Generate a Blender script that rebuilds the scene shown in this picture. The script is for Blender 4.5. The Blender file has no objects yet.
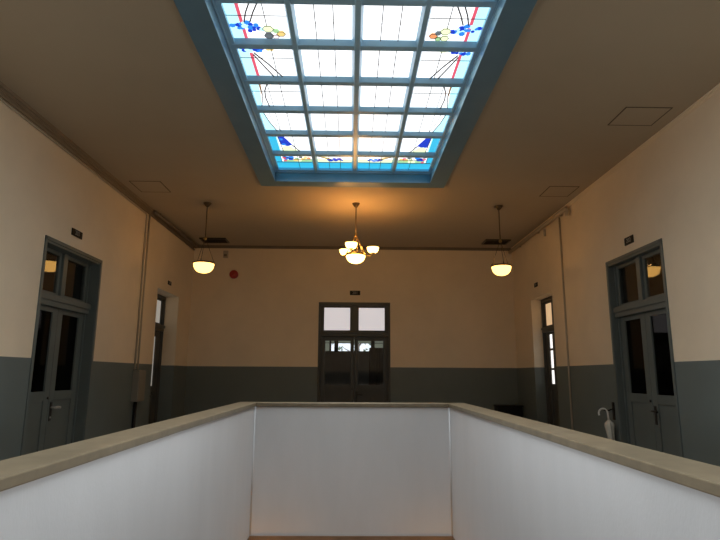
import bpy, bmesh, math, random
from mathutils import Vector, Matrix
random.seed(4)
PI = math.pi
S = bpy.context.scene
COL = S.collection

# ------------------------------------------------------------------ materials
def nodes_of(name):
    m = bpy.data.materials.new(name); m.use_nodes = True
    nt = m.node_tree
    return m, nt, nt.nodes['Principled BSDF']

def paint(name, col, rough=0.5, var=0.06, scale=3.0, metal=0.0, bump=0.0, spec=0.5, stretch=(1, 1, 1)):
    m, nt, b = nodes_of(name)
    tc = nt.nodes.new('ShaderNodeTexCoord')
    mp = nt.nodes.new('ShaderNodeMapping'); mp.inputs['Scale'].default_value = stretch
    nt.links.new(tc.outputs['Object'], mp.inputs[0])
    n = nt.nodes.new('ShaderNodeTexNoise'); n.inputs['Scale'].default_value = scale
    n.inputs['Detail'].default_value = 6; n.inputs['Roughness'].default_value = 0.6
    nt.links.new(mp.outputs[0], n.inputs['Vector'])
    r = nt.nodes.new('ShaderNodeValToRGB')
    r.color_ramp.elements[0].position = 0.3; r.color_ramp.elements[1].position = 0.7
    r.color_ramp.elements[0].color = [c * (1 - var) for c in col] + [1]
    r.color_ramp.elements[1].color = [min(1, c * (1 + var)) for c in col] + [1]
    nt.links.new(n.outputs['Fac'], r.inputs[0]); nt.links.new(r.outputs[0], b.inputs['Base Color'])
    b.inputs['Roughness'].default_value = rough; b.inputs['Metallic'].default_value = metal
    b.inputs['Specular IOR Level'].default_value = spec
    if bump:
        n2 = nt.nodes.new('ShaderNodeTexNoise'); n2.inputs['Scale'].default_value = 120
        nt.links.new(mp.outputs[0], n2.inputs['Vector'])
        bp = nt.nodes.new('ShaderNodeBump'); bp.inputs['Strength'].default_value = bump; bp.inputs['Distance'].default_value = 0.004
        nt.links.new(n2.outputs['Fac'], bp.inputs['Height']); nt.links.new(bp.outputs[0], b.inputs['Normal'])
    return m

def lit(name, col, strength, rough=0.25):
    m, nt, b = nodes_of(name)
    b.inputs['Base Color'].default_value = [c * 0.6 for c in col] + [1]
    b.inputs['Roughness'].default_value = rough
    b.inputs['Emission Color'].default_value = list(col) + [1]
    b.inputs['Emission Strength'].default_value = strength
    return m

def clear_glass(name, tint, gloss=1.0):
    m = bpy.data.materials.new(name); m.use_nodes = True
    nt = m.node_tree; nt.nodes.clear()
    out = nt.nodes.new('ShaderNodeOutputMaterial'); mix = nt.nodes.new('ShaderNodeMixShader')
    tr = nt.nodes.new('ShaderNodeBsdfTransparent'); tr.inputs[0].default_value = list(tint) + [1]
    gl = nt.nodes.new('ShaderNodeBsdfGlossy'); gl.inputs['Roughness'].default_value = 0.035
    gl.inputs[0].default_value = (gloss, gloss, gloss, 1)
    fr = nt.nodes.new('ShaderNodeFresnel'); fr.inputs[0].default_value = 1.55
    nt.links.new(fr.outputs[0], mix.inputs[0]); nt.links.new(tr.outputs[0], mix.inputs[1]); nt.links.new(gl.outputs[0], mix.inputs[2])
    nt.links.new(mix.outputs[0], out.inputs[0])
    return m

M = {}
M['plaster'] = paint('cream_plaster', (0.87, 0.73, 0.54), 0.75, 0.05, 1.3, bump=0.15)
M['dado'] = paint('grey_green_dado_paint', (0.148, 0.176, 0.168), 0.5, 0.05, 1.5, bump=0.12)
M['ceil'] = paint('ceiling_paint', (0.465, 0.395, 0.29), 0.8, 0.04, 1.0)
M['floor'] = paint('brown_linoleum', (0.17, 0.13, 0.10), 0.4, 0.1, 2)
M['white'] = paint('white_parapet_paint', (0.435, 0.435, 0.437), 0.62, 0.05, 2.2, bump=0.2, stretch=(1, 1, 0.35))
M['rim'] = paint('worn_stone_coping', (0.130, 0.104, 0.066), 0.36, 0.22, 9, stretch=(1, 1, 1))
M['rimside'] = paint('worn_stone_coping_side', (0.24, 0.185, 0.14), 0.5, 0.22, 9)
M['trimbrown'] = paint('brown_cornice_paint', (0.30, 0.235, 0.165), 0.6, 0.06, 4)
M['door'] = paint('grey_green_door_paint', (0.130, 0.150, 0.140), 0.42, 0.06, 3)
M['doordark'] = paint('dark_grey_door_paint', (0.075, 0.075, 0.066), 0.42, 0.06, 3)
M['steel'] = paint('teal_painted_steel', (0.145, 0.27, 0.37), 0.30, 0.06, 3)
M['bar'] = paint('pale_teal_painted_steel', (0.40, 0.70, 0.94), 0.30, 0.06, 3)  # bar colour lightened and blued to carry the glare of the glass
M['lead'] = paint('lead_came', (0.09, 0.06, 0.045), 0.5, 0.05, 5)
M['brass'] = paint('aged_brass', (0.42, 0.29, 0.12), 0.3, 0.1, 10, metal=0.9)
M['bronze'] = paint('dark_bronze', (0.12, 0.085, 0.05), 0.38, 0.1, 10, metal=0.7)
M['black'] = paint('black_paint', (0.012, 0.011, 0.010), 0.5, 0.1, 5, spec=0.25)
M['iron'] = paint('dark_iron', (0.05, 0.047, 0.042), 0.35, 0.1, 8, metal=0.5)
M['chrome'] = paint('worn_chrome', (0.62, 0.60, 0.55), 0.3, 0.05, 8, metal=0.35)
M['conduit'] = paint('cream_painted_conduit', (0.50, 0.42, 0.31), 0.5, 0.05, 4)
M['conduitdark'] = paint('brown_painted_conduit', (0.20, 0.16, 0.12), 0.5, 0.05, 4)
M['boxgrey'] = paint('beige_box_paint', (0.25, 0.22, 0.17), 0.5, 0.05, 4)
M['seam'] = paint('dark_seam', (0.10, 0.075, 0.05), 0.7, 0.05, 4)
M['red'] = paint('red_alarm_plastic', (0.42, 0.035, 0.03), 0.4, 0.05, 4)
M['ink'] = paint('sign_lettering', (0.34, 0.32, 0.28), 0.5, 0.02, 4)
M['brown'] = paint('brown_wood_lining', (0.16, 0.10, 0.06), 0.5, 0.2, 6, stretch=(1, 6, 6))
M['nylon'] = paint('umbrella_fabric', (0.62, 0.61, 0.53), 0.6, 0.08, 14)
M['ivory'] = paint('white_plastic', (0.85, 0.84, 0.80), 0.3, 0.02, 5)
M['corr'] = paint('corridor_plaster', (0.62, 0.56, 0.52), 0.7, 0.05, 2)
M['curtain'] = paint('dull_red_curtain', (0.16, 0.07, 0.06), 0.8, 0.1, 6)
M['leaf'] = paint('tree_leaves', (0.05, 0.10, 0.03), 0.6, 0.3, 5)
M['bark'] = paint('tree_bark', (0.10, 0.07, 0.05), 0.8, 0.2, 8)
M['glass'] = clear_glass('door_glass', (0.55, 0.55, 0.52))
M['leafglass'] = clear_glass('door_leaf_glass', (0.5, 0.5, 0.47), 0.3)
M['glassclear'] = clear_glass('window_glass', (0.9, 0.9, 0.9))
GL = 1.4
M['pane'] = lit('skylight_white_glass', (0.93, 0.97, 1.0), GL)
for k, c, s in (('cyan', (0.04, 0.50, 0.78), 0.85), ('palecyan', (0.50, 0.90, 1.0), 1.05), ('blue', (0.012, 0.05, 0.55), 0.9),
                ('midblue', (0.03, 0.22, 0.75), 1.0), ('redglass', (0.72, 0.10, 0.16), 0.9), ('green', (0.36, 0.62, 0.30), 0.9),
                ('lime', (0.78, 0.88, 0.55), 1.0), ('ochre', (0.85, 0.62, 0.22), 0.9), ('orange', (0.85, 0.33, 0.14), 0.9),
                ('slate', (0.12, 0.15, 0.17), 0.9), ('pink', (0.95, 0.80, 0.85), 1.0), ('amber', (0.55, 0.30, 0.10), 0.7)):
    M[k] = lit('stained_glass_' + k, c, s * 1.15)
M['bowl'] = lit('alabaster_bowl_glass', (1.0, 0.53, 0.13), 4.2)
M['cup'] = lit('opal_cup_glass', (1.0, 0.57, 0.13), 9.0)
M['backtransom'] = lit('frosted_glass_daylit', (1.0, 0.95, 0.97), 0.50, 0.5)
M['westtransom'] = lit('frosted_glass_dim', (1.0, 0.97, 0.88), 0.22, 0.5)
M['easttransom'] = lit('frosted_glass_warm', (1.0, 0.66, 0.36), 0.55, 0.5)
M['nearpane'] = lit('frosted_glass_white', (0.95, 0.98, 1.0), 1.0, 0.5)  # glowing panes of the added side-wall windows
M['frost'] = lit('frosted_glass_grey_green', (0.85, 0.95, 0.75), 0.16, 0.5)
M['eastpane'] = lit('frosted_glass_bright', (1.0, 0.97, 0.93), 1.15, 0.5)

# ------------------------------------------------------------------ mesh helpers
class MB:
    def __init__(s): s.v = []; s.f = []; s.m = []; s.sm = []
    def add(s, vs, fs, mi=0, smooth=False):
        o = len(s.v); s.v += [tuple(v) for v in vs]
        for f in fs: s.f.append([i + o for i in f]); s.m.append(mi); s.sm.append(smooth)
        return s
    def box(s, x0, x1, y0, y1, z0, z1, mi=0):
        vs = [(x, y, z) for z in (z0, z1) for y in (y0, y1) for x in (x0, x1)]
        return s.add(vs, [(0, 2, 3, 1), (4, 5, 7, 6), (0, 1, 5, 4), (2, 6, 7, 3), (0, 4, 6, 2), (1, 3, 7, 5)], mi)
    def prism(s, poly, z0, z1, mi=0):           # polygon in xy, extruded in z
        a = sum(poly[i][0] * poly[(i + 1) % len(poly)][1] - poly[(i + 1) % len(poly)][0] * poly[i][1] for i in range(len(poly)))
        if a < 0: poly = poly[::-1]
        n = len(poly)
        vs = [(p[0], p[1], z0) for p in poly] + [(p[0], p[1], z1) for p in poly]
        return s.add(vs, [list(range(n))[::-1], list(range(n, 2 * n))] + [(i, (i + 1) % n, n + (i + 1) % n, n + i) for i in range(n)], mi)
    def lathe(s, prof, c=(0, 0, 0), n=28, mi=0, sx=1.0, sy=1.0, smooth=True):
        vs = []; fs = []
        for r, z in prof:
            for k in range(n):
                a = 2 * PI * k / n
                vs.append((c[0] + r * sx * math.cos(a), c[1] + r * sy * math.sin(a), c[2] + z))
        for i in range(len(prof) - 1):
            for k in range(n):
                fs.append((i * n + k, i * n + (k + 1) % n, (i + 1) * n + (k + 1) % n, (i + 1) * n + k))
        if prof[0][0] > 1e-6: fs.append(list(range(n))[::-1])
        if prof[-1][0] > 1e-6: fs.append(list(range((len(prof) - 1) * n, len(prof) * n)))
        return s.add(vs, fs, mi, smooth)
    def tube(s, pts, r, n=10, mi=0):
        pts = [Vector(p) for p in pts]; rs = r if isinstance(r, (list, tuple)) else [r] * len(pts)
        vs = []; fs = []; up = None
        for i, p in enumerate(pts):
            d = (pts[min(i + 1, len(pts) - 1)] - pts[max(i - 1, 0)]).normalized()
            if up is None: up = Vector((0, 0, 1)) if abs(d.z) < 0.9 else Vector((1, 0, 0))
            a = d.cross(up).normalized(); b = a.cross(d).normalized(); up = b
            for k in range(n):
                t = 2 * PI * k / n
                vs.append(p + (a * math.cos(t) + b * math.sin(t)) * rs[i])
        for i in range(len(pts) - 1):
            for k in range(n):
                fs.append((i * n + k, i * n + (k + 1) % n, (i + 1) * n + (k + 1) % n, (i + 1) * n + k))
        fs.append(list(range(n))[::-1]); fs.append(list(range((len(pts) - 1) * n, len(pts) * n)))
        return s.add(vs, fs, mi, True)
    def build(s, name, mats, parent=None, loc=(0, 0, 0), bevel=0):
        me = bpy.data.meshes.new(name); me.from_pydata(s.v, [], s.f)
        for m in (mats if isinstance(mats, (list, tuple)) else [mats]): me.materials.append(M[m])
        for p, mi, sm in zip(me.polygons, s.m, s.sm): p.material_index = mi; p.use_smooth = sm
        bm = bmesh.new(); bm.from_mesh(me)
        bmesh.ops.recalc_face_normals(bm, faces=bm.faces); bm.to_mesh(me); bm.free()
        o = bpy.data.objects.new(name, me); COL.objects.link(o); o.location = loc
        if parent: o.parent = parent
        if bevel:
            b = o.modifiers.new('bevel', 'BEVEL'); b.width = bevel; b.segments = 2; b.limit_method = 'ANGLE'
        return o

def tag(o, label=None, cat=None, group=None, kind=None):
    if label: o['label'] = label
    if cat: o['category'] = cat
    if group: o['group'] = group
    if kind: o['kind'] = kind
    return o
def empty(name, loc, rz=0, **k):
    o = bpy.data.objects.new(name, None); COL.objects.link(o); o.empty_display_size = 0.1
    o.location = loc; o.rotation_euler = (0, 0, rz)
    return tag(o, **k)
def copy_tree(o, parent=None):
    c = o.copy(); COL.objects.link(c)
    if parent: c.parent = parent
    for ch in list(o.children): copy_tree(ch, c)
    return c
def text_mesh(name, body, size, mat, parent, loc, rot):
    cu = bpy.data.curves.new(name, 'FONT'); cu.body = body; cu.size = size; cu.extrude = 0.001
    cu.align_x = 'CENTER'; cu.align_y = 'CENTER'
    t = bpy.data.objects.new(name + '_source', cu); COL.objects.link(t)
    dg = bpy.context.evaluated_depsgraph_get(); dg.update()
    me = bpy.data.meshes.new_from_object(t.evaluated_get(dg)); me.name = name
    bpy.data.objects.remove(t); bpy.data.curves.remove(cu)
    me.materials.clear(); me.materials.append(M[mat])
    o = bpy.data.objects.new(name, me); COL.objects.link(o); o.parent = parent
    o.location = loc; o.rotation_euler = rot
    return o

# ------------------------------------------------------------------ dimensions (metres)
XL, XR, YB, YN = -3.312, 3.393, 11.364, -3.84
ZC, ZD = 4.15, 1.652                     # ceiling, top of the dark dado
WX0, WX1, WY0, WY1 = -1.089, 1.138, 1.03, 6.485     # inner faces of the well parapet
SX0, SX1, SY0, SY1 = -1.290, 1.305, -0.10, 7.478     # outer edge of the skylight frame
TH = 0.40

# ------------------------------------------------------------------ the shell
def wall(name, horiz, face, out, a0, a1, openings, label, z0=0.0):
    """wall along y (horiz=False) or x (True); face = inner plane, out = +-1 direction of its thickness."""
    b = MB()
    def seg(p, q, za, zb):
        if q - p < 1e-5 or zb - za < 1e-5: return
        for s, e, mi in ((za, min(zb, ZD), 1), (max(za, ZD), zb, 0)):
            if e - s < 1e-5: continue
            t0, t1 = sorted((face, face + out * TH))
            if horiz: b.box(p, q, t0, t1, s, e, mi)
            else: b.box(t0, t1, p, q, s, e, mi)
    cur = a0
    for p, q, zt, *zs in sorted(openings):
        seg(cur, p, z0, ZC + 0.3); seg(p, q, zt, ZC + 0.3); cur = q
        if zs: seg(p, q, z0, zs[0])
    seg(cur, a1, z0, ZC + 0.3)
    o = b.build(name, ['plaster', 'dado'])
    return tag(o, label, 'wall', kind='structure')

LD = (5.850, 7.200, 2.955)     # left near door
RD = (5.815, 7.130, 2.975)     # right near door
LR = (9.390, 10.560, 2.945)    # left far recess
RR = (9.175, 10.275, 2.905)
SW = [(-1.3, 0.1, 3.3, 1.0), (2.0, 3.5, 2.1, .9)]  # openings for the added out-of-view windows
WIN_W = 14.5
BD = (-0.658, 0.794, 2.962)    # back door
wall('wall_left', False, XL, -1, YN, YB + TH, [LD, LR] + SW, 'left hall wall, cream plaster over grey green dado')
wall('wall_right', False, XR, 1, YN, YB + TH, [RD, RR] + SW, 'right hall wall, cream plaster over grey green dado')
wall('wall_back', True, YB, 1, XL, XR, [BD], 'far end wall, cream plaster over dark dado')
wall('wall_near', True, YN, -1, XL - TH, XR + TH, [], 'hall wall behind the viewer, cream plaster over dado')

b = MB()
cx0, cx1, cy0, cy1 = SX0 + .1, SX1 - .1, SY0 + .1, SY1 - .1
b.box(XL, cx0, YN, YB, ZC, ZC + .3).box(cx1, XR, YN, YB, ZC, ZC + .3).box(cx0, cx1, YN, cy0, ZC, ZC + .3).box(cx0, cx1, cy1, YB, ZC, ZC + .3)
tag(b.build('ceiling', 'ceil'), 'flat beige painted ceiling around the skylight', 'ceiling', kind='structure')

b = MB(); fx0, fx1, fy0, fy1 = WX0 - .01, WX1 + .01, WY0 - .01, WY1 + .01
b.box(XL - TH, fx0, YN - TH, YB + TH, -.5, 0).box(fx1, XR + TH, YN - TH, YB + TH, -.5, 0).box(fx0, fx1, YN - TH, fy0, -.5, 0).box(fx0, fx1, fy1, YB + TH, -.5, 0)
tag(b.build('floor', 'floor'), 'brown linoleum floor around the stairwell opening', 'floor', kind='structure')

# storey below, seen only as the light it sends up through the well
b = MB(); z0 = -4.3
b.box(XL - .2, XR + .2, YN - .2, YB + .2, z0 - .2, z0)
tag(b.build('floor_lower', 'floor'), 'brown floor of the storey below the well', 'floor', kind='structure')
b = MB()
b.box(XL - .2, XL, YN, YB, z0, -.5).box(XR, XR + .2, YN, YB, z0, -.5).box(XL, XR, YN - .2, YN, z0, -.5).box(XL, XR, YB, YB + .2, z0, -.5)
tag(b.build('wall_lower', 'plaster'), 'cream walls of the storey below the well', 'wall', kind='structure')

# brown lining of the well below the parapet
b = MB(); t = .03; zb, zt = -1.25, -.235
b.box(WX0 - t, WX1 + t, WY1 - .02, WY1 + t, zb, zt).box(WX0 - t, WX1 + t, WY0 - t, WY0 + .02, zb, zt)
b.box(WX0 - t, WX0 + .004, WY0 + .02, WY1 - .02, zb, zt).box(WX1 - .004, WX1 + t, WY0 + .02, WY1 - .02, zb, zt)
tag(b.build('trim_1', 'brown'), 'brown board lining the well below the white parapet', 'trim', kind='structure')

# parapet: white plastered low wall with a stone coping
def ring(b, x0, x1, y0, y1, w, za, zb, mi=0):
    b.box(x0 - w, x0, y0 - w, y1 + w, za, zb, mi).box(x1, x1 + w, y0 - w, y1 + w, za, zb, mi)
    b.box(x0, x1, y0 - w, y0, za, zb, mi).box(x0, x1, y1, y1 + w, za, zb, mi)
P = empty('parapet', ((WX0 + WX1) / 2, (WY0 + WY1) / 2, 0), label='white plastered parapet with worn brown coping around the open stairwell', cat='parapet', kind='structure')
px, py = P.location.x, P.location.y
b = MB(); ring(b, WX0 - px, WX1 - px, WY0 - py, WY1 - py, .17, 0.002, 1.137)
for z in (0,):
    b.box(WX0 - px - .012, WX1 - px + .012, WY1 - py, WY1 - py + .01, -.235, .002).box(WX0 - px - .012, WX1 - px + .012, WY0 - py - .01, WY0 - py, -.235, .002)
    b.box(WX0 - px - .01, WX0 - px, WY0 - py, WY1 - py, -.235, .002).box(WX1 - px, WX1 - px + .01, WY0 - py, WY1 - py, -.235, .002)
b.build('parapet_wall', 'white', P)
b = MB()
for cxx in (WX0 - px + .006, WX1 - px - .006):
    for cyy in (WY0 - py + .006, WY1 - py - .006):
        b.tube([(cxx, cyy, -.235), (cxx, cyy, 1.137)], .007, 8)
tag(b.build('corner_bead', 'white', P), 'raised white corner beads')
b = MB(); ring(b, WX0 + .012 - px, WX1 - .012 - px, WY0 + .012 - py, WY1 - .012 - py, .222, 1.137, 1.180)
tag(b.build('coping', 'rim', P, bevel=.006), 'worn brown stone coping')

# cornices
def cornice(name, horiz, face, out, a0, a1, d, h, label, mat='conduit'):
    b = MB()
    def bx(da, db, za, zb):
        t0, t1 = sorted((face + out * da, face + out * db))
        if horiz: b.box(a0, a1, t0, t1, za, zb)
        else: b.box(t0, t1, a0, a1, za, zb)
    bx(0, d, ZC - h * .45, ZC); bx(0, d * .6, ZC - h * .75, ZC - h * .45); bx(0, d * .3, ZC - h, ZC - h * .75)
    tag(b.build(name, mat), label, 'cornice', kind='structure')
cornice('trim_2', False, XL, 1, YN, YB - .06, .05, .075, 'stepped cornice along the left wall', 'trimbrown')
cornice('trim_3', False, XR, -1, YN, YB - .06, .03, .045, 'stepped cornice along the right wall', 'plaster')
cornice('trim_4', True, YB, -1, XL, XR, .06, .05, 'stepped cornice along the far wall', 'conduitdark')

# ------------------------------------------------------------------ skylight
SKY = empty('skylight', ((SX0 + SX1) / 2, (SY0 + SY1) / 2, ZC), label='large stained glass ceiling skylight in a teal steel grid', cat='skylight')
ox, oy, oz = SKY.location
def L(x, y, z): return (x - ox, y - oy, z - oz)
FW_S, FW_E = .225, .208
ix0, ix1, iy0, iy1 = SX0 + FW_S, SX1 - FW_S, SY0 + FW_E, SY1 - FW_E   # inside faces of the frame
b = MB()
def frame_ring(b, x0, x1, y0, y1, X0, X1, Y0, Y1, za, zb):
    b.box(X0 - ox, x0 - ox, Y0 - oy, Y1 - oy, za - oz, zb - oz).box(x1 - ox, X1 - ox, Y0 - oy, Y1 - oy, za - oz, zb - oz)
    b.box(x0 - ox, x1 - ox, Y0 - oy, y0 - oy, za - oz, zb - oz).box(x0 - ox, x1 - ox, y1 - oy, Y1 - oy, za - oz, zb - oz)
frame_ring(b, ix0, ix1, iy0, iy1, SX0, SX1, SY0, SY1, 4.118, ZC)
frame_ring(b, ix0 - .004, ix1 + .004, iy0 - .004, iy1 + .004, SX0 + .11, SX1 - .11, SY0 + .11, SY1 - .11, ZC, 4.42)
b.build('frame', 'steel', SKY, bevel=.004)
ZG = 4.301; ZB = 4.265            # glass plane, underside of the glazing bars
XC = (ix0 + ix1) / 2 + .012
colx = [-1.012, -.500, .033, .567, 1.052]         # pane limits: outer, three bars, outer
hw = [0, .039, .045, .039, 0]
NROW = 12; PIT = .595; YF = 7.215               # far edge of the first pane row
b = MB()                                          # rebate around the whole grid
frame_ring(b, colx[0], colx[4], YF - NROW * PIT + .13, YF, ix0 - .003, ix1 + .003, iy0 - .003, iy1 + .003, ZB, ZG + .02)
frame_ring(b, colx[0] - .045, colx[4] + .045, YF - NROW * PIT + .085, YF + .045, ix0 - .003, ix1 + .003, iy0 - .003, iy1 + .003, ZB - .018, ZB)
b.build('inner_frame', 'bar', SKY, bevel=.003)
def profile_bar(along_y, c, w, z_top, z_bot, a0, a1):
    # moulded glazing bar: short upright sides, long chamfers, flat underside
    sec = [(-w, z_top), (-w, z_top - .012), (-w * .5, z_bot), (w * .5, z_bot), (w, z_top - .012), (w, z_top)]
    v = []
    for t in (a0, a1):
        for h, z in sec: v.append((c + h - ox, t - oy, z - oz) if along_y else (t - ox, c + h - oy, z - oz))
    n = len(sec)
    return MB().add(v, [list(range(n)), list(range(n, 2 * n))[::-1]] + [(i, (i + 1) % n, n + (i + 1) % n, n + i) for i in range(n)])
for i in (1, 2, 3):
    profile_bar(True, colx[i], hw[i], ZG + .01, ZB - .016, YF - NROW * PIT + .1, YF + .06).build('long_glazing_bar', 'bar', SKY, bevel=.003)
for k in range(1, NROW):
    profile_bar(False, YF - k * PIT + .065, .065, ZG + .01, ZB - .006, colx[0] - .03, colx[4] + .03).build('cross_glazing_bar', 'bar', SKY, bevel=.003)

GM = ['pane', 'cyan', 'palecyan', 'blue', 'midblue', 'redglass', 'green', 'lime', 'ochre', 'orange', 'slate', 'pink', 'amber']
GI = {n: i for i, n in enumerate(GM)}
glass = MB(); lead = MB()
def disc(u, v, r, n=7, asp=1.0, ph=0.0):
    return [(u + r * math.cos(2 * PI * k / n + ph), v + asp * r * math.sin(2 * PI * k / n + ph)) for k in range(n)]
def pane(row, col):
    x0 = colx[col] + hw[col]; x1 = colx[col + 1] - hw[col + 1]
    far = YF - row * PIT; near = far - PIT + .13
    r = row if row < NROW // 2 else NROW - 1 - row
    flipv = row >= NROW // 2; flipu = col >= 2
    e = .012
    glass.box(x0 - e - ox, x1 + e - ox, near - e - oy, far + e - oy, ZG - oz, ZG + .005 - oz, 0)
    def mp(u, v):
        if flipu: u = 1 - u
        if flipv: v = 1 - v
        return (x0 + (x1 - x0) * u - ox, near + (far - near) * v - oy)
    lay = [0]
    def g(poly, mat):
        lay[0] += 1
        glass.prism([mp(*p) for p in poly], ZG - .0012 - .0004 * lay[0] - oz, ZG + .001 - oz, GI[mat])
    def ln(pts, w=.0045, zoff=.010):
        lead.tube([mp(*p) + (ZG - zoff - oz,) for p in pts], w, 6)
    def rect(u0, u1, v0, v1, mat): g([(u0, v0), (u1, v0), (u1, v1), (u0, v1)], mat)
    def cluster(pts, rmin, rmax, mats, rnd):
        for (u, v) in pts:
            g(disc(u + rnd.uniform(-.02, .02), v + rnd.uniform(-.03, .03), rnd.uniform(rmin, rmax), 7, 1.05, rnd.random()), rnd.choice(mats))
    rnd = random.Random(row * 7 + col)
    outer = col in (0, 3)
    # plain lead lines
    for u in ((.335, .665) if not outer else (.62,)):
        if not (outer and r == 5): ln([(u, 0), (u, 1)], .0035)
        else: ln([(u + .02, 0), (u + .02, .62)], .0035)
    if outer and r in (2, 3): ln([(.36, 0), (.36, 1)], .003)
    if outer and r in (3, 4, 5): ln([(0, .33), (1, .33)], .003)
    if not outer and r in (3, 4, 5):
        ln([(.325, .5), (.345, .5)], .007); ln([(.655, .5), (.675, .5)], .007)
    if r == 0:
        rect(0, 1, .52, 1, 'cyan'); ln([(0, .52), (1, .52)], .004)
        if outer:
            rect(0, .16, 0, .52, 'cyan'); ln([(.16, 0), (.16, .52)], .004)
            rect(.2, 1, .38, .52, 'green')
            cluster([(.24, .1), (.28, .3), (.34, .25), (.40, .32), (.44, .2)], .05, .09, ['blue', 'midblue'], rnd)
            cluster([(.25, .45), (.22, .25)], .05, .06, ['redglass'], rnd)
            cluster([(.6, .3), (.66, .42), (.55, .42)], .05, .08, ['ochre', 'lime', 'green'], rnd)
            cluster([(.82, .22), (.9, .25), (.76, .3)], .05, .08, ['orange', 'redglass', 'ochre'], rnd)
            cluster([(.7, .2)], .05, .07, ['slate'], rnd)
            ln([(.2, .1), (.5, .3), (1, .3)], .004)
        else:
            rect(0, 1, .30, .52, 'lime')
            cluster([(.40, .38), (.48, .3), (.55, .38), (.62, .32), (.70, .40), (.34, .32)], .05, .09, ['blue', 'blue', 'midblue'], rnd)
            g([(0, .02), (.36, .24), (.36, .34), (0, .12)], 'ochre')
            ln([(0, .07), (.4, .3)], .004)
    if r == 1:
        if outer:
            rect(0, .22, 0, 1, 'palecyan'); rect(0, .19, .0, 1, 'cyan')
            g([(.24, 0), (.36, .04), (.56, .62), (.42, .72), (.26, .60)], 'blue')
            cluster([(.3, .3), (.4, .5), (.34, .62)], .05, .07, ['midblue', 'blue'], rnd)
            cluster([(.26, .05)], .05, .06, ['orange'], rnd)
            g([(.3, .72), (.48, .70), (.66, 1), (.26, 1)], 'lime')
            ln([(.56, .6), (.72, 1)], .006); ln([(.24, .0), (.28, 1)], .005)
    if r == 2 and outer:
        g([(0, 0), (.08, 0), (.14, .5), (.24, 1), (0, 1)], 'palecyan')
        ln([(.08, 0), (.15, .5), (.27, 1)], .005); ln([(.2, 0), (.25, .5), (.36, 1)], .003)
    if r == 3 and outer:
        g([(0, 0), (.17, 0), (.15, .5), (.10, 1), (0, 1)], 'palecyan')
        g([(.17, 0), (.22, .0), (.19, .5), (.17, .62)], 'amber')
        ln([(.36, 0), (.27, .3), (.24, .6), (.27, 1)], .006); ln([(.18, 0), (.2, .4), (.16, .7), (.1, 1)], .004)
        g([(.44, 0), (.56, 0), (.50, .07)], 'ochre')
    if r == 4 and outer:
        rect(0, .19, .08, 1, 'palecyan'); rect(.19, .25, 0, 1, 'redglass')
        cluster([(.06, .05), (.14, .03), (.2, .06), (.26, .03), (.32, .06), (.38, .03), (.44, .05), (.1, .1), (.24, .11), (.34, .1), (.17, .1), (.3, .1), (.4, .09)], .035, .055, ['blue', 'midblue', 'blue', 'palecyan'], rnd)
        cluster([(.55, .05), (.63, .06)], .04, .05, ['lime', 'ochre'], rnd)
        ln([(.26, .22), (.40, .62), (.54, 1)], .006); ln([(.28, .16), (.5, .55), (.71, 1)], .006)
    if r == 5 and outer:
        rect(0, .19, 0, 1, 'palecyan'); rect(.19, .25, 0, 1, 'redglass')
        ln([(.44, 0), (.34, .25), (.27, .5)], .006); ln([(.57, 0), (.46, .25), (.37, .5)], .006)
        cluster([(.04, .62), (.10, .63), (.15, .60), (.15, .68), (.2, .6), (.22, .7), (.26, .58), (.3, .66), (.25, .66), (.31, .57), (.36, .62), (.36, .70), (.40, .66), (.42, .73), (.45, .64), (.48, .70), (.54, .70), (.34, .76)], .035, .062, ['blue', 'midblue', 'midblue', 'blue', 'palecyan'], rnd)
        g(disc(.65, .70, .10, 6, .9), 'lime'); g(disc(.86, .84, .08, 6, 1.0), 'ochre' if col == 0 else 'orange')
        g(disc(.64, .90, .085, 6, 1.0), 'slate' if col == 0 else 'lime'); g(disc(.78, .76, .06, 6, 1), 'green' if col == 0 else 'slate')
        g(disc(.76, .92, .06, 6, 1), 'pink' if col == 0 else 'green')
        for cc, rr in (((.65, .70), .10), ((.86, .84), .08), ((.64, .90), .085), ((.76, .92), .06)):
            p = disc(cc[0], cc[1], rr, 6, .95); ln(p + [p[0]], .003)
for row in range(NROW):
    for col in range(4): pane(row, col)
tag(glass.build('stained_glass', GM, SKY), 'white panes with blue, red and green stained glass')
lead.build('lead_came', 'lead', SKY)
# roof lantern housing above the glass
b = MB(); b.box(SX0 - .2, SX1 + .2, SY0 - .2, SY1 + .2, 4.75, 4.85)
b.box(SX0 - .2, SX0 + .1, SY0 - .2, SY1 + .2, 4.45, 4.75).box(SX1 - .1, SX1 + .2, SY0 - .2, SY1 + .2, 4.45, 4.75)
b.box(SX0 + .1, SX1 - .1, SY0 - .2, SY0 + .1, 4.45, 4.75).box(SX0 + .1, SX1 - .1, SY1 - .1, SY1 + .2, 4.45, 4.75)
tag(b.build('roof', 'plaster'), 'roof housing over the skylight', 'roof', kind='structure')

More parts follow.
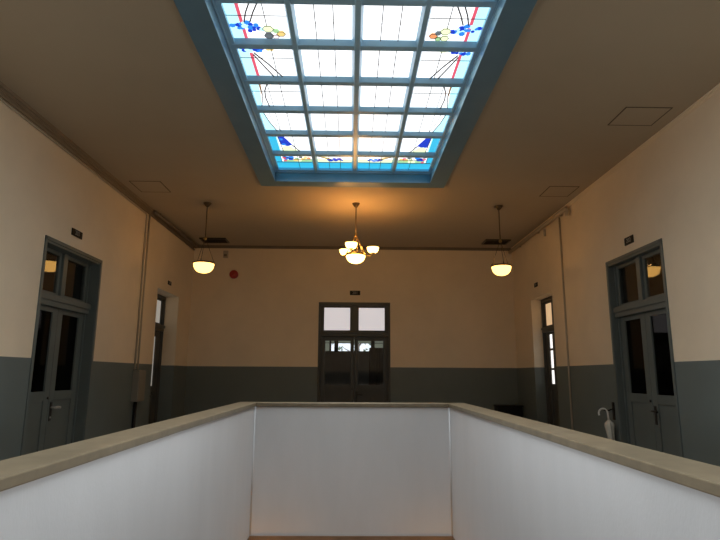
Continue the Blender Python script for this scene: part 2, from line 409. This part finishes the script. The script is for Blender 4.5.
# ------------------------------------------------------------------ doors
def make_door(name, loc, rz, w, h, label, bar=(2.245, 2.385), leafmat='door', glassmat='leafglass', tmat='glass', casing=True,
              stile=.105, setback=.11, tglass=(.10, .42), gz=(1.295, 2.19), lever='iron', knob=False, bars=None, pull=None):
    R = empty(name, loc, rz, label=label, cat='door', kind='structure')
    hw_ = w / 2; fj = .055
    b = MB()
    if casing:
        b.box(-hw_ - .012, -hw_ + .03, -.014, .03, 0, h).box(hw_ - .03, hw_ + .012, -.014, .03, 0, h).box(-hw_ - .012, hw_ + .012, -.014, .03, h - .03, h + .012)
    d1 = setback + .11
    b.box(-hw_ + .002, -hw_ + fj * .6, .0, d1, 0, h - .002).box(hw_ - fj * .6, hw_ - .002, .0, d1, 0, h - .002)
    b.box(-hw_ + fj * .6, hw_ - fj * .6, .0, d1, h - fj, h - .002)
    b.box(-hw_ + fj * .6, -hw_ + fj, setback - .02, d1, 0, h - fj).box(hw_ - fj, hw_ - fj * .6, setback - .02, d1, 0, h - fj)
    b.build('door_frame', leafmat, R, bevel=.004)
    b = MB(); b.box(-hw_ + fj * .6, hw_ - fj * .6, setback - .055, setback + .09, bar[0], bar[1])
    b.box(-hw_ + fj * .6, hw_ - fj * .6, setback - .075, setback - .055, bar[0] + .06, bar[1] - .012)
    b.build('transom_bar', leafmat, R, bevel=.004)
    # transom: a sash of two panes with a mullion
    b = MB(); zt0, zt1 = bar[1], h - fj; m = .045
    b.box(-m, m, setback - .03, setback + .05, zt0, zt1)
    sh = .045
    for s in (-1, 1):
        x0, x1 = sorted((s * m, s * (hw_ - fj)))
        b.box(x0, x0 + sh, setback, setback + .04, zt0, zt1).box(x1 - sh, x1, setback, setback + .04, zt0, zt1)
        b.box(x0 + sh, x1 - sh, setback, setback + .04, zt0, zt0 + .03).box(x0 + sh, x1 - sh, setback, setback + .04, zt1 - .04, zt1)
        MB().box(x0 + sh - .004, x1 - sh + .004, setback + .016, setback + .022, zt0 + .026, zt1 - .036).build('transom_pane', tmat, R)
    b.build('transom_sash', leafmat, R, bevel=.003)
    for s in (-1, 1):
        x0, x1 = sorted((s * .003, s * (hw_ - fj - .002)))
        st_o = stile if isinstance(stile, float) else stile[0]
        b = MB(); y0, y1 = setback, setback + .042; zb = .012; zt = bar[0] - .004
        b.box(x0, x0 + st_o, y0, y1, zb, zt).box(x1 - st_o, x1, y0, y1, zb, zt)
        a0, a1 = x0 + st_o, x1 - st_o
        b.box(a0, a1, y0, y1, gz[1], zt).box(a0, a1, y0, y1, gz[0] - .105, gz[0]).box(a0, a1, y0, y1, zb, .22)
        b.box(a0, a1, y0 + .014, y1 - .012, .22, gz[0] - .105)
        if bars:
            for zz in bars: b.box(a0, a1, y0 + .006, y1 - .006, zz - .02, zz + .02)
        leaf = b.build('door_leaf', leafmat, R, bevel=.003)
        MB().box(a0 - .004, a1 + .004, y0 + .018, y0 + .023, gz[0] - .004, gz[1] + .004).build('glass_pane', glassmat, leaf)
        if s == (pull if pull else 1):
            hx = x0 + .05 if s > 0 else x1 - .05
            MB().box(hx - .022, hx + .022, y0 - .008, y0, .96, 1.17).build('escutcheon', 'iron', leaf, bevel=.002)
            b = MB()
            b.tube([(hx, y0 - .004, 1.11), (hx, y0 - .055, 1.11)], .010, 10)
            b.tube([(hx, y0 - .052, 1.11), (hx + s * .06, y0 - .056, 1.112), (hx + s * .12, y0 - .05, 1.105)], .014, 10)
            b.tube([(hx, y0 - .012, 1.0), (hx, y0, 1.0)], .012, 10)
            leaf_h = b.build('door_handle', lever, leaf, bevel=.002)
        else:
            hx = x1 - .03 if s < 0 else x0 + .03
            b = MB(); b.tube([(hx, y0 - .012, 1.22), (hx, y0 + .001, 1.22)], .016, 12)
            b.build('lock_cylinder', 'iron', leaf)
    return R
def wallpos(w, o): return (w, (o[0] + o[1]) / 2, 0)
make_door('door_1', wallpos(XL, LD), PI / 2, LD[1] - LD[0], LD[2], 'grey green glazed double door with chrome lever on the left wall', lever='chrome', setback=.135)
make_door('door_2', wallpos(XR, RD), -PI / 2, RD[1] - RD[0], RD[2], 'grey green glazed double door beside the white umbrella', lever='iron', pull=1, setback=.09)
make_door('door_3', ((BD[0] + BD[1]) / 2, YB, 0), 0, BD[1] - BD[0], BD[2], 'dark double door with two pale frosted transom panes on the far wall', bar=(2.27, 2.37),
          leafmat='doordark', tmat='backtransom', glassmat='glassclear', setback=.05, stile=.075, gz=(1.30, 2.185), knob=True)
make_door('door_4', (XL - .245, (LR[0] + LR[1]) / 2, 0), PI / 2, LR[1] - LR[0], LR[2], 'dark door deep in the left recess with a dim transom', bar=(2.28, 2.40),
          leafmat='doordark', tmat='westtransom', glassmat='westtransom', casing=False, setback=.04, stile=.21, gz=(1.28, 2.17))
make_door('door_5', (XR + .18, (RR[0] + RR[1]) / 2, 0), -PI / 2, RR[1] - RR[0], RR[2], 'dark door deep in the right recess with bright glass panes', bar=(2.28, 2.38),
          leafmat='doordark', tmat='easttransom', glassmat='eastpane', casing=False, setback=.04, stile=.165, gz=(1.36, 2.24), bars=(1.62, 1.97))

# unseen windows added in the side walls to brighten the walls near the viewer
n = 1
for side, face, out in (('left', XL, -1), ('right', XR, 1)):
    for p, q, zt, zs in SW:
        n += 1
        Wn = empty('window_%d' % n, (face + out * .2, (p + q) / 2, zs), -out * PI / 2, label='tall frosted window in the %s wall %s the viewer' % (side, 'behind' if p < 0 else 'beside'), cat='window', kind='structure')
        hw_ = (q - p) / 2; hz = zt - zs; b = MB()
        b.box(-hw_, -hw_ + .06, -.04, .04, 0, hz).box(hw_ - .06, hw_, -.04, .04, 0, hz).box(-hw_ + .06, hw_ - .06, -.04, .04, 0, .06).box(-hw_ + .06, hw_ - .06, -.04, .04, hz - .06, hz)
        b.box(-.03, .03, -.03, .03, .06, hz - .06)
        for zz in (.75, 1.5): b.box(-hw_ + .06, hw_ - .06, -.025, .025, zz - .02, zz + .02)
        b.build('window_frame', 'door', Wn)
        MB().box(-hw_ + .055, hw_ - .055, -.004, .004, .055, hz - .055).build('window_pane', 'nearpane', Wn)
        l = bpy.data.lights.new('window_daylight', 'AREA'); l.shape = 'RECTANGLE'; l.size = q - p - .12; l.size_y = hz - .12; l.energy = WIN_W; l.color = (.93, .97, 1); l.spread = math.radians(62)  # narrow-spread light added to lift the near side walls
        o = bpy.data.objects.new('window_daylight', l); COL.objects.link(o); o.location = (face + out * .14, (p + q) / 2, zs + hz / 2); o.rotation_euler = (PI / 2, 0, out * PI / 2)

# rooms behind the glazed doors (dark, only glimpsed through the panes)
def room(name, x0, x1, y0, y1, h, label, opensides, mat='corr'):
    b = MB(); t = .1
    b.box(x0, x1, y0, y1, -.1, 0, 1).box(x0, x1, y0, y1, h, h + t)
    for side, bx in (('x0', (x0 - t, x0, y0, y1)), ('x1', (x1, x1 + t, y0, y1)), ('y0', (x0, x1, y0 - t, y0)), ('y1', (x0, x1, y1, y1 + t))):
        if side in opensides: continue
        b.box(*bx, 0, ZD, 1); b.box(*bx, ZD, h)
    tag(b.build(name, [mat, 'dado']), label, 'wall', kind='structure')
room('wall_left_room', XL - TH - 3, XL - TH, 5.0, 8.3, 3.4, 'dim room behind the left glazed door', ('x1',))
room('wall_right_room', XR + TH, XR + TH + 3, 5.0, 8.3, 3.4, 'dim room behind the right glazed door', ('x0',))
cy = YB + TH; CE = 17.0
room('wall_corridor', -1.6, 1.7, cy, CE, 3.3, 'corridor behind the far double door', ('y0', 'y1'))
wx0, wx1, wz0, wz1 = -.86, 1.02, 2.18, 2.60
b = MB()
b.box(-1.7, wx0, CE, CE + .12, 0, 3.3).box(wx1, 1.8, CE, CE + .12, 0, 3.3).box(wx0, wx1, CE, CE + .12, 0, wz0).box(wx0, wx1, CE, CE + .12, wz1, 3.3)
tag(b.build('wall_corridor_end', 'corr'), 'end wall of the corridor with a high window', 'wall', kind='structure')
W = empty('window_1', (0, CE + .03, 0), label='bright high window at the end of the corridor, seen through the far door', cat='window', kind='structure')
b = MB(); b.box(wx0, wx0 + .03, 0, .06, wz0, wz1).box(wx1 - .03, wx1, 0, .06, wz0, wz1).box(wx0 + .03, wx1 - .03, 0, .06, wz0, wz0 + .03).box(wx0 + .03, wx1 - .03, 0, .06, wz1 - .03, wz1)
for xa, xb in ((-.66, -.60), (-.51, -.385), (.61, .73)): b.box(xa, xb, .005, .055, wz0 + .03, wz1 - .03)
b.box(wx0 + .03, wx1 - .03, .008, .05, 2.445, 2.465)
b.build('window_frame', 'doordark', W)
b = MB()
for xa, xb in ((-.60, -.51), (-.385, .61)): b.box(xa, xb, .028, .033, wz0 + .03, 2.445)
b.build('glass_pane', 'glassclear', W)
b = MB(); b.box(wx0 + .03, -.66, .028, .033, wz0 + .03, wz1 - .03).box(.73, wx1 - .03, .028, .033, wz0 + .03, wz1 - .03).box(-.60, -.51, .028, .033, 2.465, wz1 - .03).box(-.385, .61, .028, .033, 2.465, wz1 - .03)
b.build('frosted_pane', 'frost', W)
for nm, xa, xb in (('curtain', -1.35, -.80), ('curtain', .55, 1.05)):
    b = MB(); n = 24; v = []; f = []
    for i in range(n + 1):
        xx = xa + (xb - xa) * i / n; yy = .05 * math.sin(i * 1.7)
        for zz in (.3, 2.3): v += [(xx, yy, zz), (xx, yy + .012, zz)]
    for i in range(n):
        a = i * 4; c = a + 4
        f += [(a, c, c + 2, a + 2), (a + 1, a + 3, c + 3, c + 1), (a, a + 1, c + 1, c), (a + 2, c + 2, c + 3, a + 3)]
    b.add(v, f, 0, True)
    o = b.build(nm, 'curtain', None, (0, CE - .3, 0))
    tag(o, 'dull red curtain hanging %s in the corridor beyond the far door' % ('at left' if xa < 0 else 'at right'), 'curtain')
# a tree outside the corridor window
T = empty('tree', (.25, 20.2, 0), label='leafy tree outside the window beyond the far door', cat='tree')
b = MB(); b.tube([(0, 0, 0), (.05, 0, 1.4), (-.02, .05, 2.6), (.1, 0, 3.6)], [.12, .10, .08, .03], 10)
for k in range(7):
    a = k * 2.4; z = 1.8 + k * .22
    b.tube([(0, 0, z), (.35 * math.cos(a), .35 * math.sin(a), z + .3), (.8 * math.cos(a), .7 * math.sin(a), z + .5)], [.03, .02, .008], 6)
b.build('trunk', 'bark', T)
b = MB(); rnd = random.Random(11)
for k in range(150):
    a = rnd.uniform(0, 2 * PI); r = 1.15 * math.sqrt(rnd.random()); x = r * math.cos(a); y = r * math.sin(a) * .8; z = rnd.uniform(1.9, 4.2)
    if z < 2.4 and rnd.random() < .4: continue
    s = rnd.uniform(.05, .11); d = Vector((rnd.uniform(-1, 1), rnd.uniform(-1, 1), rnd.uniform(-1, 1))).normalized(); e = d.orthogonal().normalized(); nn = d.cross(e) * .006
    c = Vector((x, y, z)); q = [c - d * s, c + e * s * .45, c + d * s, c - e * s * .45]
    b.add([p for p in q] + [p + nn for p in q], [(0, 1, 2, 3), (7, 6, 5, 4), (0, 4, 5, 1), (1, 5, 6, 2), (2, 6, 7, 3), (3, 7, 4, 0)])
tag(b.build('foliage', 'leaf', T), kind='stuff')

# ------------------------------------------------------------------ room number plates
def plate(loc, rz, w, h, txt, size, label, cat='sign'):
    R = empty('door_sign', loc, rz, label=label, cat=cat, group='room number plates')
    MB().box(-w / 2, w / 2, -.012, -.001, -h / 2, h / 2).build('plate', 'black', R, bevel=.002)
    text_mesh('lettering', txt, size, 'ink', R, (0, -.0135, 0), (PI / 2, 0, 0))
plate((XL, 6.49, 3.148), PI / 2, .25, .085, '203', .075, 'small black number plate above the left glazed double door')
plate((XR, 6.495, 3.132), -PI / 2, .21, .095, '202', .075, 'small black number plate above the door beside the umbrella')
plate((.077, YB, 3.172), 0, .215, .092, '201', .08, 'small black number plate above the far double door')
plate((XL, 9.95, 3.118), PI / 2, .17, .07, '205', .06, 'small black plate above the left recess')
plate((XR, 9.94, 3.14), -PI / 2, .17, .075, '204', .06, 'small black plate above the right recess')

# ------------------------------------------------------------------ lamps
def bowl_profile(r, h, n=10):
    p = [(0.001, -h)]
    for i in range(1, n + 1):
        a = i / n * PI / 2; p.append((r * math.sin(a) ** .8, -h * math.cos(a) ** .9))
    return p
def solid_bowl(b, r, h, c, th=.006):
    p = bowl_profile(r, h); q = [(max(.001, rr - th), min(zz + th, 0)) for rr, zz in reversed(p)]
    q[-1] = (0.0, -h + th); p[0] = (0.0, -h)
    b.lathe(p + q, c, 32)
def stem_and_canopy(R, top, hub):
    b = MB(); b.lathe([(0, 0), (.062, 0), (.060, -.012), (.032, -.05), (.018, -.066), (.0, -.066)][::-1], (0, 0, top), 24); b.build('canopy', 'bronze', R)
    b = MB(); b.tube([(0, 0, top - .06), (0, 0, hub)], .008, 10); b.build('stem', 'bronze', R)
def pendant(loc, r, zr, zb, label):
    R = empty('pendant_lamp', loc, 0, label=label, cat='lamp', group='hanging bowl lamps')
    top = 0; hub = 3.575 - ZC; zr -= ZC; zb -= ZC
    stem_and_canopy(R, top, hub)
    b = MB(); b.lathe([(0, -.03), (.016, -.022), (.026, -.004), (.020, .014), (.008, .026), (0, .026)], (0, 0, hub), 18); b.build('hub', 'brass', R)
    b = MB(); ph = .5
    for k in range(3):
        a = ph + 2 * PI * k / 3; b2 = MB()
        b2.tube([(.012 * math.cos(a), .012 * math.sin(a), hub - .015), (r * .99 * math.cos(a), r * .99 * math.sin(a), zr + .02)], .0035, 6); b2.build('chain', 'bronze', R)
    b = MB(); b.lathe([(r - .004, -.012), (r + .008, -.012), (r + .010, .0), (r + .006, .012), (r - .004, .010), (r - .004, -.012)], (0, 0, zr), 36)
    for k in range(3):
        a = ph + 2 * PI * k / 3; b.tube([(r * math.cos(a), r * math.sin(a), zr - .01), (r * math.cos(a), r * math.sin(a), zr + .04)], .008, 8)
    b.build('rim_band', 'bronze', R)
    b = MB(); solid_bowl(b, r, zr - zb, (0, 0, zr)); b.build('glass_bowl', 'bowl', R)
    return R
pendant((-2.283, 8.39, ZC), .158, 3.180, 3.026, 'bowl pendant lamp near the left wall, hanging before the red alarm')
pendant((2.333, 8.39, ZC), .150, 3.176, 3.026, 'bowl pendant lamp near the right wall')
CH = empty('chandelier', (.062, 8.336, ZC), 0, label='brass chandelier with a central bowl and three glass cups before the far door', cat='lamp')
stem_and_canopy(CH, 0, 3.66 - ZC)
b = MB(); hubz = 3.65 - ZC; b.lathe([(0, -.05), (.012, -.04), (.024, -.015), (.018, .01), (.010, .03), (.0, .035)], (0, 0, hubz), 18); b.build('hub', 'brass', CH)
zr = 3.322 - ZC; r = .149
for k in range(6):
    a = .3 + PI * k / 3
    b = MB(); b.tube([(.014 * math.cos(a), .014 * math.sin(a), hubz - .02), (.05 * math.cos(a), .05 * math.sin(a), hubz - .10), (r * math.cos(a), r * math.sin(a), zr + .01)], .006, 8); b.build('support_rod', 'brass', CH)
b = MB(); b.lathe([(r - .004, -.016), (r + .010, -.016), (r + .013, .0), (r + .008, .018), (r - .004, .015), (r - .004, -.016)], (0, 0, zr), 36); b.build('rim_band', 'brass', CH)
b = MB(); solid_bowl(b, r, .134, (0, 0, zr)); b.build('glass_bowl', 'cup', CH)
for deg in (-105, 6, 128):
    a = math.radians(deg); c, s = math.cos(a), math.sin(a); R0 = .268; zc = 3.447 - ZC
    b = MB(); b.tube([(r * c, r * s, zr), ((r + .04) * c, (r + .04) * s, zr - .015), ((R0 - .03) * c, (R0 - .03) * s, zr - .01), (R0 * c, R0 * s, zr + .01), (R0 * c, R0 * s, zc - .088)], .007, 8)
    b.lathe([(0, 0), (.03, .0), (.036, .012), (.0, .012)], (R0 * c, R0 * s, zc - .098), 16)
    arm = b.build('arm', 'brass', CH)
    b = MB(); p = [(0, -.088), (.042, -.086), (.070, -.069), (.085, -.04), (.091, -.008), (.092, 0)]
    b.lathe(p + [(.087, 0), (.085, -.01), (.079, -.04), (.065, -.065), (.038, -.081), (0, -.083)], (R0 * c, R0 * s, zc), 28)
    b.build('glass_cup', 'cup', arm)

def lamp_light(loc, power, col=(1, .50, .16), rad=.06, name='lamp_glow'):
    l = bpy.data.lights.new(name, 'POINT'); l.energy = power; l.color = col; l.shadow_soft_size = rad
    o = bpy.data.objects.new(name, l); COL.objects.link(o); o.location = loc; return o
lamp_light((-2.283, 8.39, 3.16), 6.0); lamp_light((2.333, 8.39, 3.16), 6.0)
lamp_light((.062, 8.336, 3.315), 16.0, rad=.08)
for deg in (-105, 6, 128):
    a = math.radians(deg); lamp_light((.062 + .275 * math.cos(a), 8.336 + .275 * math.sin(a), 3.435), 3.6, rad=.04)

sky_l = bpy.data.lights.new('skylight_daylight', 'AREA'); sky_l.shape = 'RECTANGLE'
sky_l.size = colx[4] - colx[0]; sky_l.size_y = NROW * PIT; sky_l.energy = 138; sky_l.color = (.90, .96, 1.0); sky_l.spread = math.radians(92)
so = bpy.data.objects.new('skylight_daylight', sky_l); COL.objects.link(so); so.location = ((colx[0] + colx[4]) / 2, YF - NROW * PIT / 2, ZB - .03)

# sconces inside the well, below the frame, whose glow reaches the parapet corners
def sconce(x, sgn, label):
    R = empty('wall_lamp', (x, 5.95, -.95), 0, label=label, cat='lamp', group='lamps inside the stairwell')
    b = MB(); b.box(min(0, sgn * .02), max(0, sgn * .02), -.05, .05, -.09, .09); b.tube([(sgn * .01, 0, 0), (sgn * .12, 0, -.02), (sgn * .15, 0, .02)], .008, 8); b.build('bracket', 'brass', R)
    b = MB(); b.lathe([(0, -.0), (.05, .01), (.085, .06), (.095, .1), (.09, .1), (.08, .06), (.045, .018), (0, .008)], (sgn * .15, 0, .02), 24); b.build('glass_cup', 'cup', R)
    lamp_light((x + sgn * .15, 5.95, -.78), 3.5)
sconce(WX0 + .004, 1, 'brass wall lamp on the left lining of the stairwell'); sconce(WX1 - .004, -1, 'brass wall lamp on the right lining of the stairwell')

# ------------------------------------------------------------------ conduits, boxes, vents, hatches
def tube_thing(name, pts, r, mat, label, cat, group=None, clips=None):
    b = MB(); b.tube(pts, r, 10)
    if clips:
        for c in clips: b.box(*c)
    return tag(b.build(name, mat), label, cat, group)
e = .017
tube_thing('conduit', [(XL + e, YN + .05, 4.052), (XL + e, YB - .03, 4.052)], .014, 'trimbrown', 'upper painted conduit running along the left wall under the cornice', 'conduit')
tube_thing('conduit', [(XL + e, YN + .05, 4.014), (XL + e, 8.57, 4.014), (XL + e, 8.6, 3.98), (XL + e, 8.6, 1.56)], .013, 'conduit', 'painted conduit bending down the left wall to the beige junction box', 'conduit')
tube_thing('conduit', [(XL + e, 8.72, 4.035), (XL + e, 8.72, 1.56)], .013, 'conduit', 'straight painted conduit beside it, dropping to the beige junction box', 'conduit')
tube_thing('pipe', [(XL + .085, 8.75, 4.10), (XL + .085, YB - .07, 4.11)], .028, 'conduitdark', 'thick dark pipe in the far left ceiling corner', 'pipe', clips=[(XL + .05, XL + .09, yy, yy + .03, 4.09, ZC) for yy in (9.0, 10.0, 11.0)])
J = empty('junction_box', (XL, 8.72, 1.08), 0, label='beige junction box on the left wall below two vertical conduits', cat='box')
MB().box(0.001, .10, -.14, .14, 0, .47).build('housing', 'boxgrey', J, bevel=.006)
MB().box(.10, .108, -.127, .127, .015, .455).build('lid', 'boxgrey', J, bevel=.003)
tube_thing('pipe', [(XL + .03, 8.70, 1.079), (XL + .03, 8.70, .0)], .026, 'black', 'black pipe from the junction box down to the floor', 'pipe')
tube_thing('pipe', [(XR - .055, 8.19, 3.95), (XR - .055, 8.19, 4.04), (XR - .055, 8.22, 4.065), (XR - .055, 8.26, 4.07), (XR - .055, YB - .04, 4.06)], .034, 'conduit', 'pipe with a bent end along the top of the right wall', 'pipe', clips=[(XR - .06, XR, yy, yy + .03, 4.03, 4.10) for yy in (8.5, 9.6, 10.7)])
tube_thing('pipe', [(XR - .02, 9.3, 4.02), (XR - .02, 9.3, 3.90)], .02, 'conduit', 'short pipe stub below the bent pipe on the right wall', 'pipe')
tube_thing('conduit', [(XR - .016, 8.62, 4.04), (XR - .016, 8.62, .02)], .014, 'conduit', 'thin vertical conduit on the right wall beside the recess', 'conduit')

def hatch(cx, cyy, sx, sy, label):
    R = empty('ceiling_hatch', (cx, cyy, ZC), 0, label=label, cat='hatch', group='ceiling access hatches')
    x, y, t = sx / 2, sy / 2, .012
    b = MB(); b.box(-x, x, -y, -y + t, -.004, -.0005).box(-x, x, y - t, y, -.004, -.0005).box(-x, -x + t, -y + t, y - t, -.004, -.0005).box(x - t, x, -y + t, y - t, -.004, -.0005)
    b.build('hatch_frame', 'seam', R)
    MB().box(-x + t, x - t, -y + t, y - t, -.003, -.0005).build('hatch_panel', 'ceil', R)
hatch(-2.91, 7.64, .44, .475, 'square ceiling hatch near the left wall')
hatch(2.97, 5.275, .475, .41, 'larger looking square ceiling hatch near the right wall, closest to the viewer')
hatch(3.02, 7.655, .43, .455, 'square ceiling hatch above the bent pipe near the right wall')
def vent(cx, cyy, sx, sy, label):
    R = empty('ceiling_vent', (cx, cyy, ZC), 0, label=label, cat='vent', group='ceiling vents')
    x, y = sx / 2, sy / 2; b = MB()
    b.box(-x, x, -y, -y + .025, -.025, -.0005).box(-x, x, y - .025, y, -.025, -.0005).box(-x, -x + .025, -y + .025, y - .025, -.025, -.0005).box(x - .025, x, -y + .025, y - .025, -.025, -.0005)
    b.build('vent_frame', 'iron', R)
    MB().box(-x + .025, x - .025, -y + .025, y - .025, -.004, -.0005).build('backing', 'black', R)
    n = 6
    for k in range(n):
        yy = -y + .04 + (sy - .08) * (k + .5) / n
        MB().box(-x + .025, x - .025, yy - .012, yy + .004, -.02, -.006).build('slat', 'black', R)
vent(-2.76, 10.83, .52, .36, 'dark ceiling vent above the left end of the far wall')
vent(2.90, 10.74, .50, .36, 'dark ceiling vent above the right end of the far wall')

A = empty('fire_alarm', (-2.452, YB, 3.541), 0, label='round red fire alarm on the far wall beside the left lamp', cat='alarm')
def disc_y(b, prof, n=30):
    v = []; f = []
    for rr, yy in prof:
        for k in range(n):
            a = 2 * PI * k / n; v.append((rr * math.cos(a), yy, rr * math.sin(a)))
    for i in range(len(prof) - 1):
        for k in range(n): f.append((i * n + k, i * n + (k + 1) % n, (i + 1) * n + (k + 1) % n, (i + 1) * n + k))
    f.append(list(range(n))); f.append(list(range((len(prof) - 1) * n, len(prof) * n)))
    b.add(v, f, 0, True)
b = MB(); disc_y(b, [(.09, 0), (.09, -.03), (.078, -.045), (.03, -.048)]); b.build('housing', 'red', A)
b = MB(); disc_y(b, [(.035, -.046), (.033, -.06), (.018, -.07), (.004, -.072)]); b.build('alarm_lamp', 'red', A)
DV = empty('detector', (-2.64, YB, 3.965), 0, label='small beige detector box on the far wall under the cornice', cat='detector')
MB().box(-.05, .05, -.05, -.001, -.075, .075).build('housing', 'conduit', DV, bevel=.008)
MB().box(-.03, .03, -.056, -.05, -.05, .0).build('grille', 'conduitdark', DV)

C = empty('cabinet', (3.13, YB - .17, 0), 0, label='low black cabinet on the floor in the far right corner', cat='cabinet')
MB().box(-.235, .235, -.15, .165, .05, .90).build('body', 'black', C, bevel=.006)
MB().box(-.25, .25, -.165, .168, .90, .925).build('top', 'black', C, bevel=.004)
MB().box(-.22, .22, -.13, .15, 0, .05).build('plinth', 'black', C)
for s in (-1, 1):
    d = MB().box(min(s * .004, s * .225), max(s * .004, s * .225), -.166, -.15, .07, .88).build('door', 'black', C, bevel=.003)
    MB().box(s * .03 - .006, s * .03 + .006, -.185, -.166, .45, .58).build('handle', 'iron', d)

# ------------------------------------------------------------------ umbrella on its hook
HK = empty('wall_hook', (XR, 7.25, 1.06), 0, label='black iron hook plate on the right wall holding the umbrella', cat='hook')
MB().box(-.012, -.0005, -.028, .028, -.11, .11).build('back_plate', 'black', HK, bevel=.003)
b = MB(); b.tube([(-.006, .0, .03), (-.08, -.03, .010), (-.135, -.03, .008), (-.143, -.03, .025)], .007, 10); b.build('peg', 'black', HK)
UX = XR - .05
U = empty('umbrella', (UX, 7.22, .345), 0, label='furled pale umbrella with white crook handle hanging beside the right door', cat='umbrella')
b = MB(); pts = [(0, .0, .60), (0, .0, .69)]
R0 = .058
for k in range(13):
    a = PI * k / 12 * 1.12
    pts.append((-R0 + R0 * math.cos(a), 0, .695 + R0 * math.sin(a)))
b.tube(pts, .0115, 12); b.build('handle', 'ivory', U)
b = MB()
prof = [(0, -.12), (.006, -.12), (.008, -.02), (.016, .0), (.026, .08), (.034, .22), (.043, .36), (.052, .46), (.062, .545), (.052, .575), (.026, .595), (.014, .61), (0, .61)]
n = 32; v = []; f = []
for i, (rr, zz) in enumerate(prof):
    for k in range(n):
        a = 2 * PI * k / n; q = rr * (1 + (.16 if .01 < rr else 0) * math.sin(8 * a + zz * 9))
        v.append((q * math.cos(a) * .8, q * math.sin(a) * 1.15, zz))
for i in range(len(prof) - 1):
    for k in range(n): f.append((i * n + k, i * n + (k + 1) % n, (i + 1) * n + (k + 1) % n, (i + 1) * n + k))
b.add(v, f, 0, True); b.build('canopy', 'nylon', U)
b = MB(); b.tube([(0, 0, -.13), (0, 0, -.20)], [.006, .004], 10); b.build('ferrule', 'chrome', U)
b = MB(); b.lathe([(.034, .20), (.041, .205), (.043, .225), (.036, .23), (.034, .20)], (0, 0, 0), 24, sx=.85, sy=1.15); b.build('tie_strap', 'nylon', U)

U.rotation_euler = (0, -math.radians(4), 0)

# ------------------------------------------------------------------ world, camera, colour
w = bpy.data.worlds.new('World'); S.world = w; w.use_nodes = True
bg = w.node_tree.nodes['Background']; bg.inputs[0].default_value = (.80, .90, 1.0, 1); bg.inputs[1].default_value = 2.0

cam = bpy.data.cameras.new('Camera'); co = bpy.data.objects.new('Camera', cam); COL.objects.link(co)
cam.sensor_fit = 'HORIZONTAL'; cam.sensor_width = 36.0; cam.lens = 551.2356 / 720 * 36.0; cam.clip_start = .05
pit, yaw, rol = .1878, .0156, -.0058
cyw, syw = math.cos(yaw), math.sin(yaw); cp, sp = math.cos(pit), math.sin(pit)
right = Vector((cyw, -syw, 0)); fwd0 = Vector((syw, cyw, 0))
fwd = fwd0 * cp + Vector((0, 0, 1)) * sp; up = -fwd0 * sp + Vector((0, 0, 1)) * cp
c, s = math.cos(rol), math.sin(rol)
r2 = right * c - up * s; u2 = right * s + up * c
co.matrix_world = Matrix(((r2.x, u2.x, -fwd.x, 0), (r2.y, u2.y, -fwd.y, 0), (r2.z, u2.z, -fwd.z, 1.5), (0, 0, 0, 1)))
S.camera = co
vs = S.view_settings; vs.view_transform = 'Standard'; vs.look = 'None'; vs.exposure = 0.13; vs.gamma = 1.0; vs.use_curve_mapping = False
